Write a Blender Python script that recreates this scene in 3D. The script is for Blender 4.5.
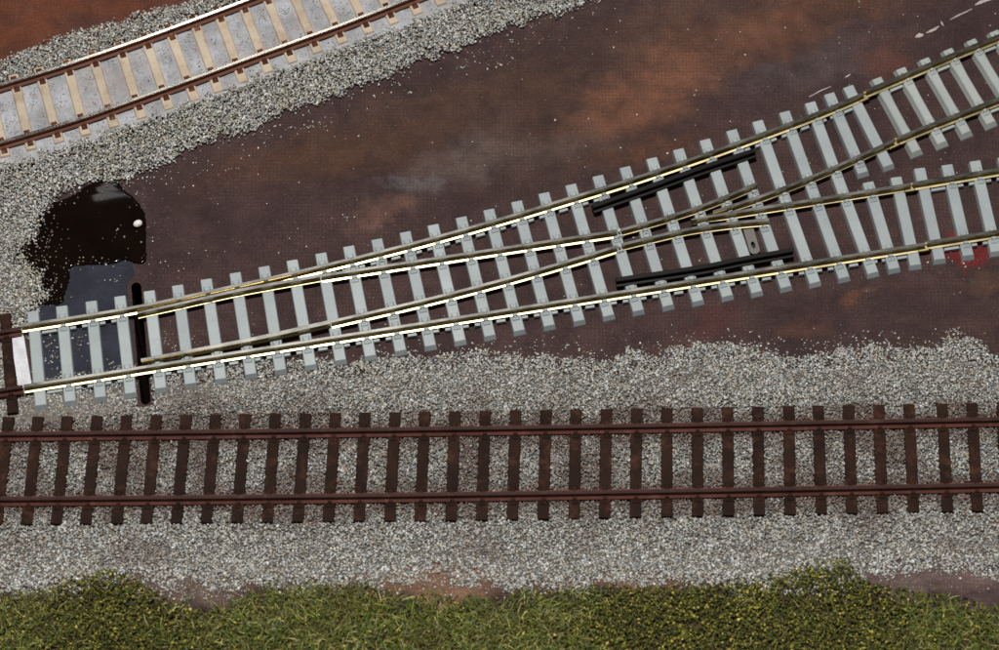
import bpy, bmesh, math, random
import numpy as np
from mathutils import Vector, noise as mnoise

random.seed(7); rng = np.random.default_rng(11)
scene = bpy.context.scene
for o in list(bpy.data.objects): bpy.data.objects.remove(o)
K = 0.001                                   # everything below is written in millimetres

# ------------------------------------------------------------------ camera
FPX, TILT, DIST = 2900.0, math.radians(25.0), 751.0      # focal length in photo pixels, tilt from straight down, mm to the board
CAM = np.array([0, -DIST*math.sin(TILT), DIST*math.cos(TILT)])
FW = np.array([0, math.sin(TILT), -math.cos(TILT)]); UP = np.array([0, math.cos(TILT), math.sin(TILT)])
cd = bpy.data.cameras.new('camera'); cam = bpy.data.objects.new('camera', cd); scene.collection.objects.link(cam)
cam.location = tuple(CAM*K); cam.rotation_euler = (TILT, 0, 0)
cd.sensor_width = 36; cd.lens = FPX/999*36; cd.clip_start = 0.05; cd.clip_end = 20
cd.dof.use_dof = True; cd.dof.focus_distance = 0.762; cd.dof.aperture_fstop = 18
scene.camera = cam

# ------------------------------------------------------------------ world and lamps (indoor layout: room light, ceiling lamp, lamp on the far side)
w = bpy.data.worlds.new('World'); scene.world = w; w.use_nodes = True
w.node_tree.nodes['Background'].inputs[0].default_value = (0.95, 0.98, 1.0, 1)
w.node_tree.nodes['Background'].inputs[1].default_value = 0.07
def area_lamp(name, loc, target, size, power, col):
    ld = bpy.data.lights.new(name, 'AREA'); ld.shape = 'DISK'; ld.size = size; ld.energy = power; ld.color = col
    lo = bpy.data.objects.new(name, ld); scene.collection.objects.link(lo)
    lo.location = loc
    lo.rotation_euler = (Vector(target)-Vector(loc)).to_track_quat('-Z', 'Y').to_euler()
    return lo
area_lamp('ceiling_lamp', (-0.065, 0.14, 1.0), (0, 0, 0), 0.035, 9.6, (1.0, 0.985, 0.96))
far = area_lamp('far_lamp', (-0.19, 0.69, 0.95), (-0.08, 0.07, 0), 0.2, 0.24, (1.0, 0.99, 0.97))
far.data.shape = 'RECTANGLE'; far.data.size = 0.20; far.data.size_y = 0.05
vs = scene.view_settings
vs.view_transform = 'Standard'; vs.look = 'None'; vs.gamma = 1; vs.exposure = 0.0

# ------------------------------------------------------------------ photo pixel <-> board position
def G(px, py, z=0.0):
    d = FW + np.array([1, 0, 0])*(px-499.5)/FPX + UP*(325-py)/FPX
    s = (z-CAM[2])/d[2]
    return CAM + s*d
def PX(P):
    P = np.asarray(P, float); d = P-CAM; zc = d@FW
    return 499.5+FPX*d[..., 0]/zc, 325-FPX*(d@UP)/zc
def path(pts, z, step=2.5, ext=(0, 0)):
    """smooth board-space polyline through photo pixels seen at height z"""
    P = [G(x, y, z)[:2] for x, y in pts]
    P = [np.array(p) for p in P]
    if len(P) > 2:
        out = []
        Q = [2*P[0]-P[1]] + P + [2*P[-1]-P[-2]]
        for i in range(1, len(Q)-2):
            for t in np.linspace(0, 1, 8, endpoint=False):
                a, b, c, d = Q[i-1], Q[i], Q[i+1], Q[i+2]
                out.append(0.5*((2*b)+(c-a)*t+(2*a-5*b+4*c-d)*t*t+(3*b-a-3*c+d)*t**3))
        out.append(P[-1]); P = out
    if ext[0]: P = [P[0]-(P[1]-P[0])/np.linalg.norm(P[1]-P[0])*ext[0]] + P
    if ext[1]: P = P + [P[-1]+(P[-1]-P[-2])/np.linalg.norm(P[-1]-P[-2])*ext[1]]
    P = np.array(P)
    s = np.concatenate([[0], np.cumsum(np.linalg.norm(np.diff(P, axis=0), axis=1))])
    n = max(2, int(s[-1]/step)+1); u = np.linspace(0, s[-1], n)
    return np.stack([np.interp(u, s, P[:, 0]), np.interp(u, s, P[:, 1])], 1)
def polyfit_path(pts, z, deg, step=2.5, ext=(0, 0)):
    """smoothed path: y as a low-order polynomial of x through the picked pixels"""
    P = np.array([G(x, y, z)[:2] for x, y in pts])
    c = np.polyfit(P[:, 0], P[:, 1], deg)
    xs = np.linspace(P[:, 0].min()-ext[0], P[:, 0].max()+ext[1], max(2, int((P[:, 0].max()-P[:, 0].min())/step)))
    return np.stack([xs, np.polyval(c, xs)], 1)
def cross(a, b, line):
    """where segment a-b meets a polyline: (position along a-b in mm, direction of the polyline)"""
    a = np.array(a[:2]); b = np.array(b[:2]); d = b-a; L = np.linalg.norm(d)
    for i in range(len(line)-1):
        p, q = line[i], line[i+1]; e = q-p
        den = d[0]*e[1]-d[1]*e[0]
        if abs(den) < 1e-9: continue
        t = ((p[0]-a[0])*e[1]-(p[1]-a[1])*e[0])/den
        s = ((p[0]-a[0])*d[1]-(p[1]-a[1])*d[0])/den
        if 0 <= s <= 1 and 0 <= t <= 1: return t*L, e/np.linalg.norm(e)
    return None

# ------------------------------------------------------------------ materials
def srgb(r, g, b):
    f = lambda c: (c/255/12.92) if c/255 <= 0.04045 else ((c/255+0.055)/1.055)**2.4
    return (f(r), f(g), f(b), 1)
class NT:
    def __init__(s, name):
        s.m = bpy.data.materials.new(name); s.m.use_nodes = True; s.t = s.m.node_tree
        s.b = s.t.nodes['Principled BSDF']; s.out = s.t.nodes['Material Output']
        s.co = s.n('ShaderNodeTexCoord').outputs['Object']
    def n(s, kind, **kw):
        nd = s.t.nodes.new(kind)
        for k, v in kw.items(): setattr(nd, k, v)
        return nd
    def link(s, a, b): s.t.links.new(a, b)
    def put(s, sock, v):
        if hasattr(v, 'default_value') or hasattr(v, 'is_output'): s.link(v, sock)
        else: sock.default_value = v
    def noise(s, scale, detail=4, rough=0.6, co=None, dist=0):
        nd = s.n('ShaderNodeTexNoise'); s.link(co or s.co, nd.inputs['Vector'])
        nd.inputs['Scale'].default_value = scale; nd.inputs['Detail'].default_value = detail
        nd.inputs['Roughness'].default_value = rough; nd.inputs['Distortion'].default_value = dist
        return nd.outputs['Fac'], nd.outputs['Color']
    def ramp(s, fac, a, b, ca=(0, 0, 0, 1), cb=(1, 1, 1, 1)):
        nd = s.n('ShaderNodeValToRGB'); s.link(fac, nd.inputs[0])
        e = nd.color_ramp.elements; e[0].position = a; e[1].position = b; e[0].color = ca; e[1].color = cb
        return nd.outputs[0]
    def mix(s, fac, a, b, mode='MIX'):
        nd = s.n('ShaderNodeMix', data_type='RGBA', blend_type=mode)
        s.put(nd.inputs[0], fac); s.put(nd.inputs[6], a); s.put(nd.inputs[7], b)
        return nd.outputs[2]
    def math(s, op, a, b=0.0, c=0.0, clamp=False):
        nd = s.n('ShaderNodeMath', operation=op, use_clamp=clamp)
        s.put(nd.inputs[0], a); s.put(nd.inputs[1], b); s.put(nd.inputs[2], c)
        return nd.outputs[0]
    def bump(s, h, strength=0.3, dist=0.0002):
        nd = s.n('ShaderNodeBump'); s.link(h, nd.inputs['Height'])
        nd.inputs['Strength'].default_value = strength; nd.inputs['Distance'].default_value = dist
        s.link(nd.outputs[0], s.b.inputs['Normal'])
    def done(s, col=None, rough=0.6, metal=0.0, spec=0.5):
        if col is not None: s.put(s.b.inputs['Base Color'], col)
        s.put(s.b.inputs['Roughness'], rough); s.put(s.b.inputs['Metallic'], metal)
        s.b.inputs['Specular IOR Level'].default_value = spec
        return s.m

def mat_plastic(name, c0, c1, rough=0.42, scale=900, spec=0.45, dirt=None):
    t = NT(name)
    oi = t.n('ShaderNodeObjectInfo'); cmb = t.n('ShaderNodeVectorMath', operation='SCALE'); cmb.inputs[0].default_value = (1, 1.7, 2.3)
    t.link(oi.outputs['Random'], cmb.inputs['Scale']); ad = t.n('ShaderNodeVectorMath', operation='ADD'); t.link(t.co, ad.inputs[0]); t.link(cmb.outputs[0], ad.inputs[1]); t.co = ad.outputs[0]
    c0a, c1a = c0, c1
    f, _ = t.noise(scale, 3); f2, _ = t.noise(140, 4)
    col = t.mix(t.ramp(f2, 0.35, 0.68), c0, c1)
    col = t.mix(t.math('MULTIPLY', t.ramp(f, 0.62, 0.72), 0.35), col, tuple(v*0.62 for v in c0[:3])+(1,))
    if dirt:
        f3, _ = t.noise(260, 5, 0.7)
        col = t.mix(t.math('MULTIPLY', t.ramp(f3, 0.52, 0.7), 0.75), col, dirt)
    col = t.mix(1.0, col, t.ramp(oi.outputs['Random'], 0, 1, (0.90, 0.90, 0.90, 1), (1.08, 1.07, 1.06, 1)), 'MULTIPLY')
    t.bump(f, 0.25, 0.00008)
    return t.done(col, rough, 0, spec)
def mat_metal(name, c0, c1, rough=0.2, metal=1.0):
    t = NT(name)
    f, _ = t.noise(600, 5, 0.7); f2, _ = t.noise(90, 3)
    col = t.mix(t.ramp(f2, 0.35, 0.65), c0, c1)
    r = t.math('MULTIPLY_ADD', f2, 0.22, t.math('MULTIPLY_ADD', f, 0.16, rough-0.19))
    t.bump(f, 0.15, 0.00004)
    return t.done(col, r, metal)
def mat_attr(name, rough=0.75, spec=0.4):
    t = NT(name)
    a = t.n('ShaderNodeAttribute', attribute_name='Col')
    f, _ = t.noise(2600, 3, 0.7)
    col = t.mix(t.ramp(f, 0.25, 0.75), (0.62, 0.62, 0.62, 1), (1.2, 1.2, 1.2, 1))
    col = t.mix(1.0, a.outputs['Color'], col, 'MULTIPLY')
    return t.done(col, rough, 0, spec)

M_GREY = mat_plastic('grey_sleeper_plastic', (0.335, 0.375, 0.38, 1), (0.385, 0.43, 0.43, 1), 0.36)
M_CONC = mat_plastic('pale_grey_sleeper_plastic', (0.385, 0.415, 0.395, 1), (0.44, 0.465, 0.44, 1), 0.4)
M_BROWN = mat_plastic('brown_sleeper_plastic', srgb(38, 25, 19), srgb(52, 34, 26), 0.75, 700, 0.10, srgb(86, 54, 40))
M_BEIGE = mat_plastic('weathered_beige_sleeper', srgb(188, 170, 148), srgb(206, 191, 170), 0.7, 700, 0.2, srgb(160, 134, 110))
M_RUSTCHAIR = mat_plastic('rust_painted_chair', srgb(104, 62, 48), srgb(74, 44, 37), 0.75, 500, 0.15, srgb(168, 128, 100))
M_BLACK = mat_plastic('black_plastic', (0.006, 0.005, 0.0045, 1), (0.010, 0.008, 0.007, 1), 0.45, 700, 0.12)
M_SILVER = mat_metal('nickel_silver_rail', (0.46, 0.37, 0.19, 1), (0.60, 0.50, 0.28, 1), 0.35)
M_HEAD = mat_metal('dark_reflection_rail_head', (0.15, 0.15, 0.14, 1), (0.24, 0.23, 0.21, 1), 0.30)  # nickel silver darkened; the head's dim reflection is put into its colour
M_NS = [M_SILVER, M_HEAD]
M_POLISH = mat_metal('polished_rail_top', (0.74, 0.71, 0.64, 1), (0.66, 0.62, 0.52, 1), 0.14)
M_TIN = mat_metal('dull_metal_tab', (0.10, 0.10, 0.09, 1), (0.14, 0.13, 0.11, 1), 0.5, 0.5)
def mat_rust(name, c0, c1, c2, rough=0.55, spec=0.4):
    t = NT(name)
    f, _ = t.noise(300, 6, 0.7); f2, _ = t.noise(60, 4)
    col = t.mix(t.ramp(f2, 0.35, 0.65), c0, c1)
    col = t.mix(t.math('MULTIPLY', t.ramp(f, 0.55, 0.7), 0.7), col, c2)
    t.bump(f, 0.3, 0.0001)
    return t.done(col, rough, 0.0, spec)
M_RUST = mat_rust('rust_painted_rail', srgb(88, 50, 42), srgb(112, 67, 57), srgb(136, 94, 82), 0.5)
M_RUSTTOP = mat_rust('dark_rusty_rail_top', srgb(50, 34, 30), srgb(62, 40, 36), srgb(84, 58, 52), 0.6, 0.14)
M_RUST2 = mat_rust('brown_painted_rail_side', srgb(106, 64, 46), srgb(122, 76, 56), srgb(136, 92, 72), 0.5)
M_STONE = mat_attr('ballast_stone', 0.42, 0.5)
M_GRASS = mat_attr('grass_fibre', 0.45, 0.5)
M_FOAM = mat_attr('foam_turf', 0.7, 0.4)

# ------------------------------------------------------------------ object helpers
COL = scene.collection
class MB:
    def __init__(s): s.v = []; s.f = []; s.mi = []; s.smooth = False
    def add(s, vs, fs, mi=0):
        o = len(s.v); s.v += [tuple(x) for x in vs]
        for i, f in enumerate(fs):
            s.f.append(tuple(o+k for k in f)); s.mi.append(mi if not hasattr(mi, '__len__') else mi[i])
    def block(s, c, ux, lx, ly, z0, z1, top=1.0, mi=0):
        """box centred on c (board xy), lx along unit vector ux, ly across; top face shrunk by factor"""
        ux = np.array(ux[:2]); uy = np.array([-ux[1], ux[0]]); c = np.array(c[:2]); V = []
        for z, k in ((z0, 1.0), (z1, top)):
            for a, b in ((-1, -1), (1, -1), (1, 1), (-1, 1)):
                p = c+ux*a*lx/2*k+uy*b*ly/2*k; V.append((p[0], p[1], z))
        s.add(V, [(3, 2, 1, 0), (4, 5, 6, 7), (0, 1, 5, 4), (1, 2, 6, 5), (2, 3, 7, 6), (3, 0, 4, 7)], mi)
    def build(s, name, mats, parent=None, origin=None):
        me = bpy.data.meshes.new(name)
        o3 = np.zeros(3) if origin is None else np.array(origin)
        me.from_pydata([tuple((np.array(v)-o3)*K) for v in s.v], [], s.f)
        if not isinstance(mats, (list, tuple)): mats = [mats]
        for m in mats: me.materials.append(m)
        me.polygons.foreach_set('material_index', s.mi)
        if s.smooth: me.polygons.foreach_set('use_smooth', [True]*len(me.polygons))
        me.update()
        return link(name, me, parent, o3)
def link(name, me, parent=None, at=(0, 0, 0)):
    o = bpy.data.objects.new(name, me); COL.objects.link(o)
    loc = Vector((at[0]*K, at[1]*K, at[2]*K))
    if parent is not None:
        o.parent = parent; loc = loc-parent.location
    o.location = loc
    return o
def thing(name, label, cat, at=(0, 0, 0), group=None):
    o = bpy.data.objects.new(name, None); COL.objects.link(o); o.empty_display_size = 0.01
    o.location = (at[0]*K, at[1]*K, at[2]*K); return tag(o, label, cat, group)
def tag(o, label=None, cat=None, group=None, kind=None):
    if label: o['label'] = label
    if cat: o['category'] = cat
    if group: o['group'] = group
    if kind: o['kind'] = kind
    return o

ZS = 1.8                      # sleeper top
HR = 2.1                      # rail height
ZR = ZS+HR                    # rail head
# flat-bottom rail section, (across, up); segment k runs from point k to k+1
def section(hw=0.46, fw=1.18, web=0.22, h=HR, fil=0.40):
    return [(-fw, 0), (fw, 0), (fw, 0.24), (web+0.1, fil), (web, max(0.7, fil+0.12)), (web, h-0.85), (hw, h-0.62), (hw, h-0.10), (hw-0.10, h),
            (-hw+0.10, h), (-hw, h-0.10), (-hw, h-0.62), (-web, h-0.85), (-web, max(0.7, fil+0.12)), (-web-0.1, fil), (-fw, 0.24)]
def sweep(line, sec, z0, topmi=0, sidemi=0, taper=None, slope=None):
    """sweep a rail section along a board-space line; taper(s 0..1)->(left factor,right factor) narrows it"""
    mb = MB(); n = len(line); m = len(sec); V = []
    for i, p in enumerate(line):
        a = line[max(0, i-1)]; b = line[min(n-1, i+1)]; d = (b-a)/np.linalg.norm(b-a); nrm = np.array([-d[1], d[0]])
        kl, kr = taper(i/(n-1)) if taper else (1, 1)
        for x, z in sec:
            q = p+nrm*(x*(kl if x > 0 else kr)); V.append((q[0], q[1], z0+z))
    F = []; mi = []
    for i in range(n-1):
        for k in range(m):
            k2 = (k+1) % m
            F.append((i*m+k, (i+1)*m+k, (i+1)*m+k2, i*m+k2)); mi.append(topmi if sec[k][1] > max(q[1] for q in sec)-0.05 and sec[k2][1] > max(q[1] for q in sec)-0.05 else sidemi)
    F.append(tuple(range(m))); mi.append(sidemi)
    F.append(tuple(range((n-1)*m, n*m))[::-1]); mi.append(sidemi)
    mb.add(V, F, mi)
    return mb
def rail_obj(name, line, parent, mats, taper=None, sec=None, z0=ZS, two=False):
    return sweep(line, sec or section(), z0, 1 if two else 0, 0, taper).build(name, mats, parent)

def sleeper(a, b, wd, parent, mats, crossings=(), h=ZS, inset=0.22, end=0.55, waist=0.0, chairmi=0, end_top=None, jit=0.0, chair_h=0.85, cw=1.55):
    """one sleeper from board point a (far end) to b (near end); crossings = [(mm along, rail direction)]"""
    a = np.array(a[:2]); b = np.array(b[:2]); L = np.linalg.norm(b-a); u = (b-a)/L; v = np.array([-u[1], u[0]])
    mb = MB()
    et = end if end_top is None else end_top
    us = [0, 0.5] if waist == 0 else [0, 0.26, 0.5, 0.74]
    # rings: bottom, shoulder, top; stations along the length
    st = ([0.0, 1.0] if waist == 0 else [0.0, 0.22, 0.36, 0.64, 0.78, 1.0])
    rings = [(0.0, 0.0, 0.0), (0.45, inset*0.25, 0.12), (h-0.2, inset*0.8, 0.85), (h, inset+0.16, 1.0)]
    V = []; m = len(st)
    for z, ins, ek in rings:
        left = []; right = []
        for s in st:
            e = (et*ek if s == 0 else (-end*ek if s == 1 else 0))
            wst = waist if 0.3 < s < 0.7 else 0.0
            hw = wd/2-ins-wst*(0.35+0.65*(z/h))
            p = a+u*(s*L+e)
            left.append(p+v*hw); right.append(p-v*hw)
        for p in left+right[::-1]: V.append((p[0]+random.uniform(-jit, jit), p[1]+random.uniform(-jit, jit), z))
    N = 2*m; F = []
    for r in range(3):
        for k in range(N):
            k2 = (k+1) % N; F.append((r*N+k, r*N+k2, (r+1)*N+k2, (r+1)*N+k))
    for k in range(m-1):
        F.append((3*N+k, 3*N+k+1, 3*N+N-2-k, 3*N+N-1-k))
        F.append((N-1-k, N-2-k, k+1, k))
    mb.add(V, [f[::-1] for f in F], 0)
    for (s, d) in crossings:
        c = a+u*s; n = np.array([-d[1], d[0]])
        if n@u < 0: n = -n
        for sg in (-1, 1):
            mb.block(c+n*sg*1.78, u, 1.55, min(cw+0.5, wd-0.75), h-0.02, h+0.30, 0.62, chairmi)
            mb.block(c+n*sg*1.12, u, 0.95, cw, h+0.02, h+chair_h, 0.66, chairmi)
            mb.block(c+n*sg*1.70, u, 0.55, cw*0.55, h+0.15, h+0.5, 0.7, chairmi)
    mid = (a+b)/2
    return mb.build('sleeper', mats, parent, (mid[0], mid[1], 0))

def connecting_bars(parent, feet, mat, use, solid=()):
    """moulded bars beside the rail foot from sleeper to sleeper, on its near side; most are snapped in the middle"""
    for i in range(len(feet)-1):
        if i not in use or feet[i] is None or feet[i+1] is None: continue
        p, q = feet[i], feet[i+1]; d = q-p; L = np.linalg.norm(d); d = d/L; n = np.array([d[1], -d[0]])
        if n[1] > 0: n = -n
        gap = 1.5
        for (s0, s1) in ([(gap, L-gap)] if i in solid else [(gap, L*0.42), (L*0.60, L-gap)] if i % 3 else [(L*0.5-1.35, L*0.5+1.35)]):
            mb = MB(); c = p+d*(s0+s1)/2+n*1.35; mb.block(c, d, s1-s0, 1.5, 0.45, 1.35, 0.84)
            mb.build('connecting_bar', mat, parent, (c[0], c[1], 0))

# ------------------------------------------------------------------ baseboard with its slot
def ring_px(pts, z=0.0): return [G(x, y, z)[:2] for x, y in pts]
slot_a, slot_b, slot_w = G(136.2, 287, 0)[:2], G(145.6, 400, 0)[:2], 1.5
def capsule(a, b, r, n=10):
    d = (b-a)/np.linalg.norm(b-a); ang = math.atan2(d[1], d[0]); out = []
    for c, s in ((b, -90), (a, 90)):
        for k in range(n+1):
            t = ang+math.radians(s+180*k/n); out.append(c+r*np.array([math.cos(t), math.sin(t)]))
    return out
slot_w = 1.3
SLOT = capsule(slot_a, slot_b, slot_w)
def make_board():
    bm = bmesh.new()
    X, Y0, Y1 = 420, -330, 420
    outer = []
    for x0, y0, x1, y1 in ((-X, Y0, X, Y0), (X, Y0, X, Y1), (X, Y1, -X, Y1), (-X, Y1, -X, Y0)):
        for k in range(6): outer.append((x0+(x1-x0)*k/6, y0+(y1-y0)*k/6))
    edges = []
    for ring in (outer, SLOT):
        vs_ = [bm.verts.new((p[0]*K, p[1]*K, 0)) for p in ring]
        for i in range(len(vs_)): edges.append(bm.edges.new((vs_[i], vs_[(i+1) % len(vs_)])))
    bmesh.ops.triangle_fill(bm, use_beauty=True, use_dissolve=False, edges=edges, normal=(0, 0, 1))
    for f in bm.faces:
        if f.normal.z < 0: f.normal_flip()
    # thickness: walls of slot and rim, made deep so the slot stays dark
    be = [e for e in bm.edges if len(e.link_faces) == 1]
    r = bmesh.ops.extrude_edge_only(bm, edges=be)
    for v in r['geom']:
        if isinstance(v, bmesh.types.BMVert): v.co.z = -0.06
    me = bpy.data.meshes.new('baseboard'); bm.to_mesh(me); bm.free()
    return me

def board_material():
    t = NT('painted_baseboard')
    sep = t.n('ShaderNodeSeparateXYZ')
    # warp coordinates so that the paint patches have ragged brushed outlines
    f1, c1 = t.noise(38, 5, 0.62)
    f2, c2 = t.noise(210, 4, 0.6)
    va = t.n('ShaderNodeVectorMath', operation='SUBTRACT'); t.link(c1, va.inputs[0]); va.inputs[1].default_value = (0.5, 0.5, 0.5)
    vb = t.n('ShaderNodeVectorMath', operation='SCALE'); t.link(va.outputs[0], vb.inputs[0]); vb.inputs['Scale'].default_value = 0.030
    vc = t.n('ShaderNodeVectorMath', operation='SUBTRACT'); t.link(c2, vc.inputs[0]); vc.inputs[1].default_value = (0.5, 0.5, 0.5)
    vd = t.n('ShaderNodeVectorMath', operation='SCALE'); t.link(vc.outputs[0], vd.inputs[0]); vd.inputs['Scale'].default_value = 0.006
    ve = t.n('ShaderNodeVectorMath', operation='ADD'); t.link(vb.outputs[0], ve.inputs[0]); t.link(vd.outputs[0], ve.inputs[1])
    vw = t.n('ShaderNodeVectorMath', operation='ADD'); t.link(ve.outputs[0], vw.inputs[0]); t.link(t.co, vw.inputs[1])
    def blob(px, py, rx, ry, ang, soft=0.5, k=1.0):
        g = G(px, py, 0)
        mp = t.n('ShaderNodeMapping', vector_type='TEXTURE'); t.link(vw.outputs[0], mp.inputs['Vector'])
        mp.inputs['Location'].default_value = (g[0]*K, g[1]*K, 0); mp.inputs['Rotation'].default_value = (0, 0, math.radians(ang))
        mp.inputs['Scale'].default_value = (rx/3.95*K, ry/3.6*K, 1)
        ln = t.n('ShaderNodeVectorMath', operation='LENGTH'); t.link(mp.outputs[0], ln.inputs[0])
        r = t.n('ShaderNodeMapRange', interpolation_type='SMOOTHSTEP'); t.link(ln.outputs['Value'], r.inputs[0])
        r.inputs[1].default_value = 1+soft; r.inputs[2].default_value = 1-soft; r.inputs[3].default_value = 0; r.inputs[4].default_value = k
        return r.outputs[0]
    # streaky brushwork
    mp = t.n('ShaderNodeMapping'); t.link(t.co, mp.inputs['Vector']); mp.inputs['Rotation'].default_value = (0, 0, math.radians(-24)); mp.inputs['Scale'].default_value = (1, 2.6, 1)
    fs, _ = t.noise(75, 6, 0.65, mp.outputs[0])
    fb, _ = t.noise(30, 5, 0.6)
    ff, _ = t.noise(1500, 4, 0.8)
    col = t.mix(t.ramp(fb, 0.3, 0.7), srgb(64, 50, 50), srgb(80, 62, 60))
    col = t.mix(t.math('MULTIPLY', t.ramp(fs, 0.48, 0.68), 0.55), col, srgb(86, 66, 62))
    def paint(c, col2, fac, rag=0.62):
        g = t.math('MULTIPLY', fac, t.math('MULTIPLY_ADD', t.ramp(fs, 0.34, 0.6), rag, 1-rag, True))
        return t.mix(g, c, col2)
    P = [ # px, py, rx, ry, angle, soft, strength, colour
        (60, 12, 190, 48, 16, 0.35, 1.0, srgb(112, 66, 48)),
        (-80, 30, 120, 60, 10, 0.4, 1.0, srgb(108, 64, 46)),
        (545, 110, 95, 60, 20, 0.8, 0.55, srgb(84, 64, 52)),
        (330, 155, 110, 28, 14, 0.8, 0.75, srgb(96, 66, 50)),
        (450, 105, 120, 30, 20, 0.8, 0.55, srgb(92, 68, 54)),
        (690, 62, 150, 34, 31, 0.55, 0.8, srgb(120, 82, 64)),
        (640, 92, 66, 30, 25, 0.5, 0.65, srgb(126, 86, 68)),
        (800, 10, 100, 34, 12, 0.6, 0.7, srgb(112, 76, 60)),
        (690, 20, 90, 30, 10, 0.7, 0.55, srgb(104, 76, 62)),
        (640, 145, 60, 12, 18, 0.6, 0.6, srgb(112, 74, 54)),
        (455, 165, 55, 18, 24, 0.8, 0.7, srgb(112, 98, 92)),
        (540, 150, 70, 12, 14, 0.8, 0.45, srgb(106, 92, 86)),
        (402, 187, 30, 9, 10, 0.6, 0.7, srgb(112, 110, 114)),
        (384, 216, 34, 13, 22, 0.5, 0.75, srgb(118, 88, 78)),
        (815, 65, 80, 22, 20, 0.8, 0.7, srgb(92, 80, 80)),
        (885, 60, 26, 16, 60, 0.7, 0.5, srgb(112, 66, 54)),
        (838, 30, 30, 10, 40, 0.7, 0.6, srgb(98, 72, 56)),
        (966, 257, 30, 15, 8, 0.3, 1.0, srgb(128, 38, 40)),
        (985, 285, 30, 10, 8, 0.6, 0.5, srgb(104, 78, 60)),
        (858, 288, 18, 4, 25, 0.8, 0.6, srgb(140, 92, 66)),
        (800, 326, 26, 7, 24, 0.8, 0.4, srgb(118, 76, 60)),
        (712, 322, 30, 12, 60, 0.8, 0.5, srgb(96, 54, 52)),
        (180, 590, 70, 16, -3, 0.5, 1.0, srgb(124, 104, 94)),
        (430, 582, 70, 16, 5, 0.5, 1.0, srgb(150, 114, 92)),
        (620, 578, 80, 14, 0, 0.5, 1.0, srgb(142, 108, 90)),
        (920, 576, 100, 20, -3, 0.5, 1.0, srgb(118, 98, 94)),
    ]
    for px, py, rx, ry, an, so, k, c in P: col = paint(col, c, blob(px, py, rx, ry, an, so, k))
    # tiny pale dust specks and a darker grain
    sp, _ = t.noise(2300, 2, 0.5)
    fd, _ = t.noise(55, 3, 0.6)
    col = t.mix(t.math('MULTIPLY', t.ramp(sp, 0.63, 0.70), t.math('MULTIPLY_ADD', t.ramp(fd, 0.4, 0.65), 0.40, 0.12)), col, srgb(150, 138, 132))
    col = t.mix(t.math('MULTIPLY', t.ramp(ff, 0.35, 0.7), 0.75), col, t.mix(1.0, col, (0.45, 0.44, 0.44, 1), 'MULTIPLY'))
    fm, _ = t.noise(130, 7, 0.68, None, 0.6)
    col = t.mix(1.0, col, t.ramp(fm, 0.3, 0.72, (0.72, 0.72, 0.74, 1), (1.3, 1.26, 1.2, 1)), 'MULTIPLY')
    # canvas weave
    def wave(ax, sc):
        wv = t.n('ShaderNodeTexWave', wave_type='BANDS', bands_direction=ax); t.link(vw.outputs[0] if False else t.co, wv.inputs['Vector'])
        wv.inputs['Scale'].default_value = sc; wv.inputs['Distortion'].default_value = 2.5; wv.inputs['Detail'].default_value = 2; wv.inputs['Detail Scale'].default_value = 2
        return wv.outputs['Fac']
    wx, wy = wave('X', 330), wave('Y', 300)
    wv = t.math('MULTIPLY', wx, wy)
    h = t.math('ADD', t.math('MULTIPLY', wv, 0.5), t.math('MULTIPLY', ff, 1.1))
    col = t.mix(t.math('MULTIPLY', t.math('MULTIPLY', t.ramp(wv, 0.25, 0.85), t.ramp(fb, 0.35, 0.6)), 0.5), col, t.mix(1.0, col, (1.7, 1.65, 1.6, 1), 'MULTIPLY'))
    t.bump(h, 0.55, 0.00018)
    return t.done(col, 0.8, 0, 0.12)
board = link('baseboard', make_board()); board.data.materials.append(board_material()); tag(board, kind='structure')
mb = MB(); mb.block(((slot_a+slot_b)/2), (slot_b-slot_a)/np.linalg.norm(slot_b-slot_a), 60, 12, -62, -60.2)  # added black block under the slot, so the opening reads as dark
tag(mb.build('slot_dark_backing', M_BLACK), kind='structure')

# ------------------------------------------------------------------ tracks: rail lines
Z2 = ZR
US = path([(21, 325.5), (130, 308), (220, 289), (309, 269), (410, 244), (500, 219), (560, 201), (630, 179.5), (700, 156), (760, 134.5), (820, 112), (864, 93.5)], Z2)
LS = path([(23.5, 386), (925, 243.8)], Z2)
FAR = lambda x: 322-0.1537*(x-24)
BL_U = path([(137, 312.5), (177, 303.8), (240, 290), (320, 275.6)], Z2)
CL_U = path([(321, 275.6), (617, FAR(617))], Z2)
CN_pts = [(141, 360), (194, 350.5), (260, 337.5), (331, 321.5), (420, 301), (500, 280.5), (570, 260.5), (617, 246.2)]
CN = path(CN_pts, Z2)
BL_L = path([(141, 360.5), (194, 350.5), (260, 337.5), (330, 321.7)], Z2)
CL_L = path([(331, 321.5), (420, 301), (500, 280.5), (570, 260.5), (617, 246.2)], Z2)
W_A = path([(621, 229.8), (650, 222), (671, 215.8), (700, 206.5), (727, 196), (757, 183.5)], Z2)
W_B = path([(621.5, 244.6), (651, 237.5), (690, 228.8), (732, 223), (769, 219.6)], Z2)
V_S = path([(691, 219.6), (732, 212.6), (810, 200.3), (911, 184.2)], Z2)
V_C = path([(713, 211.5), (738, 203.8), (765, 194.8), (811, 177), (850, 160.2), (895, 139.8)], Z2)
CK_U = path([(592.5, 206), (650, 186), (700, 168), (755, 150)], ZR-0.1)
CK_L = path([(616, 279.5), (700, 267), (740, 259), (793, 249.5)], ZR-0.1)
FARLINE = path([(24, 322), (911, FAR(911))], Z2)
CURLINE = path(CN_pts + [(660, 232), (713, 211.5), (765, 194.8), (811, 177), (850, 160.2), (895, 139.8)], Z2)

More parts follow.
